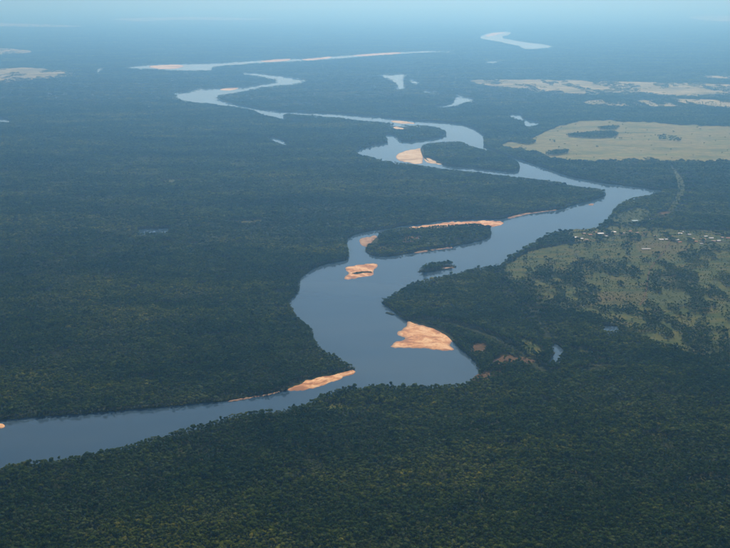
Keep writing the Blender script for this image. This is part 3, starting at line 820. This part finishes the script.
left_line = spline([p for p in LEFT_BANK], 4, False)
left_px = np.concatenate([left_line, [(236, 72), (211, 69), (127, 67), (127, -9), (-4000, -9), (-4000, 470)]])
px, py, dep = project(X, Y, 0)
is_left = inside(left_px, px, py)
near_left = py < 49
owner[(owner == 0) & is_left] = 1
X, Y, zone, owner, step = X[keep], Y[keep], zone[keep], owner[keep], step[keep]
lift = lift[keep]
px, py, dep = px[keep], py[keep], dep[keep]
n = len(X)
k = rng.integers(0, 10, n)
palmy = fbm(X / 180, Y / 180, 61, 3)
k = np.where((zone == 0) & (rng.random(n) < np.clip((palmy - 0.42) * 2.2, 0.04, 0.75)), rng.integers(10, 13, n), k)
k = np.where((zone < 2) & (rng.random(n) < 0.025), rng.integers(13, 15, n), k)
shr = np.isin(owner, [2 + isl_names.index(q) for q in ('sandbar_shrubs', 'snag')])
k = np.where(shr, I_SHRUB + rng.integers(0, 3, n), k)
k = np.where(zone == 2, I_PATCH + rng.integers(0, 5, n), k)
vig = 0.78 + 0.5 * fbm(X / 220, Y / 260, 71, 3)                     # stands of taller and lower forest
s = np.clip(np.exp(rng.normal(-0.12, 0.27, n)), 0.5, 1.7) * np.where(zone < 2, np.minimum(step / 7.9, 1.6), np.where(step > 100, 4.5, 1.0))
young = ((fbm(X / 70, Y / 70, 41, 3) < 0.27) | (inside(grass_polys['mosaic'], X, Y) & (rng.random(n) < 0.6))) & (zone < 2)             # gaps closing with regrowth
s = np.where(young, s * 0.6, s)
sz = lift * np.where(young, 0.5, 1.0) * np.clip(rng.uniform(0.55, 0.8, n) + 0.35 * np.minimum(s, 1.4), 0.6, 1.3) * vig
size = np.column_stack([s, s * rng.uniform(0.85, 1.15, n), sz])
turn = np.column_stack([rng.normal(0, .05, n), rng.normal(0, .05, n), rng.uniform(0, 6.283, n)])
Z = np.full(n, LAND_Z - 0.2)

# low scrub: along the water's edge and through the pasture
def ring(poly, st, off):
    out = []
    q = np.concatenate([poly, poly[:1]])
    for a, b_ in zip(q[:-1], q[1:]):
        if max(a[1], b_[1]) > 8200 or min(a[1], b_[1]) < 1500: continue
        m_ = max(1, int(np.hypot(*(b_ - a)) / st))
        t = (np.arange(m_) / m_)[:, None]
        out.append(a + (b_ - a) * t)
    p = np.concatenate(out)
    return p + rng.normal(0, 1, p.shape) * off
rp = [ring(river_poly, 3.2, 2.6), ring(river_poly, 4.5, 5.0)]
own = [None, None]
for i, q in enumerate(isl_names[:3]): rp.append(ring(grown(island_polys[q], -1.0), 3.5, 2.6)); own.append(2 + i)
gx_ = jitter_grid(2400, 7500, 9.0, 0.43)
gm = np.zeros(len(gx_), bool)
for q in grass_polys: gm |= inside(grass_polys[q], gx_[:, 0], gx_[:, 1])
gm &= (fbm(gx_[:, 0] / 55, gx_[:, 1] / 80, 97, 4) > 0.50) & (rng.random(len(gx_)) < 0.30)
for h in HOUSES:
    hx, hy = ground(h[0], h[1], LAND_Z)
    gm &= ~((np.abs(gx_[:, 0] - hx) < h[2] * 0.8) & (np.abs(gx_[:, 1] - hy) < 14))
rp.append(gx_[gm]); own.append(0)
for p, o_ in zip(rp, own):
    qx, qy, qd = project(p[:, 0], p[:, 1], 0)
    ok = (qx > -140) & (qx < W0 + 140)
    for kk, sp_ in sand_polys.items(): ok &= ~inside(sp_, p[:, 0], p[:, 1])
    for kk, sp_ in soil_polys.items(): ok &= ~inside(sp_, p[:, 0], p[:, 1])
    p, qx, qy, qd = p[ok], qx[ok], qy[ok], qd[ok]
    m_ = len(p)
    X, Y = np.concatenate([X, p[:, 0]]), np.concatenate([Y, p[:, 1]])
    Z = np.concatenate([Z, np.full(m_, LAND_Z - 1.0)])
    k = np.concatenate([k, I_SHRUB + rng.integers(0, 3, m_)])
    sc = rng.uniform(0.6, 1.6, m_)
    size = np.concatenate([size, np.column_stack([sc, sc, sc * rng.uniform(0.8, 1.7, m_)])])
    turn = np.concatenate([turn, np.column_stack([np.zeros(m_), np.zeros(m_), rng.uniform(0, 6.28, m_)])])
    owner = np.concatenate([owner, inside(left_px, qx, qy).astype(int) if o_ is None else np.full(m_, o_)])
    zone = np.concatenate([zone, np.full(m_, 3)])
    px, py, dep = np.concatenate([px, qx]), np.concatenate([py, qy]), np.concatenate([dep, qd])
n = len(X)

# the 300 trees that show largest are things of their own
cand = np.nonzero((zone == 0) & (px > 3) & (px < W0 - 3) & (k < NK))[0]
pxt, pyt, dt = project(X[cand], Y[cand], 14.0)
cand = cand[(pyt < H0 - 3)]
solo = cand[np.argsort(dep[cand])[:300]]
is_solo = np.zeros(n, bool); is_solo[solo] = True

FOREST_LABEL = ['dense dark rainforest covering the near and right banks', 'dense blue green rainforest covering the left bank',
 'wood covering the long river island', 'wood covering the small islet', 'wood covering the upper river island', 'shrubs on the mid-river sandbar', 'shrubs on the tiny islet off the point']
for oi in range(7):
    sel = (owner == oi) & ~is_solo
    forest('rainforest' if oi < 2 else ('island_wood' if oi < 5 else 'shrubbery'),
           dict(x=X[sel], y=Y[sel], z=Z[sel], k=k[sel], turn=turn[sel], size=size[sel]), FOREST_LABEL[oi])
TREE_LABEL = {'broadleaf_tree': ('dark green round-crowned tree in the canopy along the bottom edge', 'broadleaf trees along the bottom edge'),
 'palm_tree': ('palm with starry fronds in the canopy along the bottom edge', 'palms along the bottom edge'),
 'emergent_tree': ('tall broad-crowned tree above the canopy along the bottom edge', 'tall trees along the bottom edge')}
for i in solo:
    cm, tm, jm, nm = KINDS[k[i]]
    root = bpy.data.objects.new(nm, None); C.objects.link(root)
    root.empty_display_size = 1.0
    root.location = (X[i], Y[i], Z[i]); root.rotation_euler = turn[i]; root.scale = size[i]
    tag(root, TREE_LABEL[nm][0], 'tree', TREE_LABEL[nm][1])
    for pn, me in (('crown', cm), ('trunk', tm)):
        o = bpy.data.objects.new(pn, me); C.objects.link(o); o.parent = root

# ------------------------------------------------------------------ village houses
def box(x0, x1, y0, y1, z0, z1):
    v = [(x, y, z) for z in (z0, z1) for y in (y0, y1) for x in (x0, x1)]
    return v, [[0, 2, 3, 1], [4, 5, 7, 6], [0, 1, 5, 4], [2, 6, 7, 3], [0, 4, 6, 2], [1, 3, 7, 5]]
ORD = ['first','second','third','fourth','fifth','sixth','seventh','eighth','ninth','tenth','eleventh','twelfth','thirteenth','fourteenth','fifteenth','sixteenth','seventeenth','eighteenth','nineteenth','twentieth']
west = sorted([h for h in HOUSES if h[0] < 640 and h[1] > 225], key=lambda h: h[0])
east = sorted([h for h in HOUSES if h[0] >= 650 and h[1] > 225 and h[1] < 246], key=lambda h: h[0])
for h in HOUSES:
    a, b_, L, D, wh, wm, rm, tz, desc = h
    L, D, wh = L * 1.25, D * 1.6, wh * 1.1
    hx, hy = ground(a, b_, LAND_Z + 3)
    root = bpy.data.objects.new('village_house', None); C.objects.link(root)
    root.location = (hx, hy, LAND_Z); root.rotation_euler = (0, 0, tz)
    l, d = L / 2, D / 2
    v, f = box(-l, l, -d, d, -0.3, wh)
    rise = D * 0.13
    g = len(v); v += [(-l, 0, wh + rise - 0.25), (l, 0, wh + rise - 0.25)]
    f += [[4, 6, g], [5, g + 1, 7]]
    mesh_obj('wall', v, f, wm, root)
    e, t = 0.7, 0.22
    zb = wh - e * rise / d + 0.05
    rv = [(-l - e, -d - e, zb), (l + e, -d - e, zb), (l + e, 0, wh + rise), (-l - e, 0, wh + rise), (l + e, d + e, zb), (-l - e, d + e, zb)]
    rv += [(x, y, z + t) for x, y, z in rv]
    rf = [[6, 7, 8, 9], [9, 8, 10, 11], [1, 0, 3, 2], [2, 3, 5, 4], [0, 1, 7, 6], [4, 5, 11, 10], [1, 2, 8, 7], [2, 4, 10, 8], [3, 0, 6, 9], [5, 3, 9, 11]]
    mesh_obj('roof', rv, rf, rm, root)
    mesh_obj('door', *box(-0.6, 0.6, -d - 0.08, -d + 0.05, 0, 2.2), M_DOOR, root)
    for wx in (-l * 0.55, l * 0.55):
        mesh_obj('window', *box(wx - 0.8, wx + 0.8, -d - 0.07, -d + 0.05, 1.0, 2.2), M_GLASS, root)
    if h in west: lab = desc + ', ' + ORD[west.index(h)] + ' from the left in the village by the river'
    elif h in east: lab = desc + ', ' + ORD[east.index(h)] + ' from the left in the eastern village row'
    elif b_ > 246: lab = desc + ' alone in the pasture below the village'
    elif rm is M_BLUE: lab = desc + ' on the meadow between the river and village'
    else: lab = desc + ' alone between the blue shed and pinkish yard'
    tag(root, lab, 'house', 'village houses')

# ------------------------------------------------------------------ village tracks
for pts_, w_, lab in (([(572,238.5),(590,236.6),(612,235),(640,236.2),(670,240.8),(700,241.6),(735,242.4)], 7.0, 'dirt road running through the village houses'),
                      ([(640,236.2),(652,228),(660,219),(664,215)], 6.0, 'dirt track from the village up to the pinkish yard'),
                      ([(670,240.8),(664,252),(650,270),(646,292),(640,306)], 5.0, 'dirt track from the village down across the pasture')):
    line = np.array([ground(a, b_, LAND_Z) for a, b_ in spline(pts_, 3, False)])
    t = np.gradient(line, axis=0); t /= np.hypot(t[:, 0], t[:, 1])[:, None]
    nn = np.stack([-t[:, 1], t[:, 0]], -1) * (w_ / 2)
    v = [(*p, LAND_Z + 1.9) for p in line + nn] + [(*p, LAND_Z + 1.9) for p in line - nn]
    q = len(line)
    tag(mesh_obj('dirt_road', v, [[i, q + i, q + i + 1, i + 1] for i in range(q - 1)], M_SOIL), lab, 'road', kind='structure')

# ------------------------------------------------------------------ air
hv, hf = box(-FAR - 4000, FAR + 4000, -6000, FAR + 4000, -4.0, H + 25)
hz = mesh_obj('haze', hv, hf, [])
m = bpy.data.materials.new('haze_air'); m.use_nodes = True
nt = m.node_tree
nt.nodes.remove(nt.nodes['Principled BSDF'])
pv = nt.nodes.new('ShaderNodeVolumePrincipled')
pv.inputs['Color'].default_value = (*HAZE_COLOR, 1)
pv.inputs['Absorption Color'].default_value = (0.5, 0.5, 0.5, 1)
pv.inputs['Density'].default_value = HAZE_DENSITY
pv.inputs['Anisotropy'].default_value = 0.76
nt.links.new(pv.outputs['Volume'], nt.nodes['Material Output'].inputs['Volume'])
hz.data.materials.append(m)
tag(hz, 'pale blue haze thickening towards the horizon', 'haze', kind='stuff')
print('TREES', n, 'NEAR', int((zone == 0).sum()), 'MID', int((zone == 1).sum()), 'FAR', int((zone == 2).sum()))
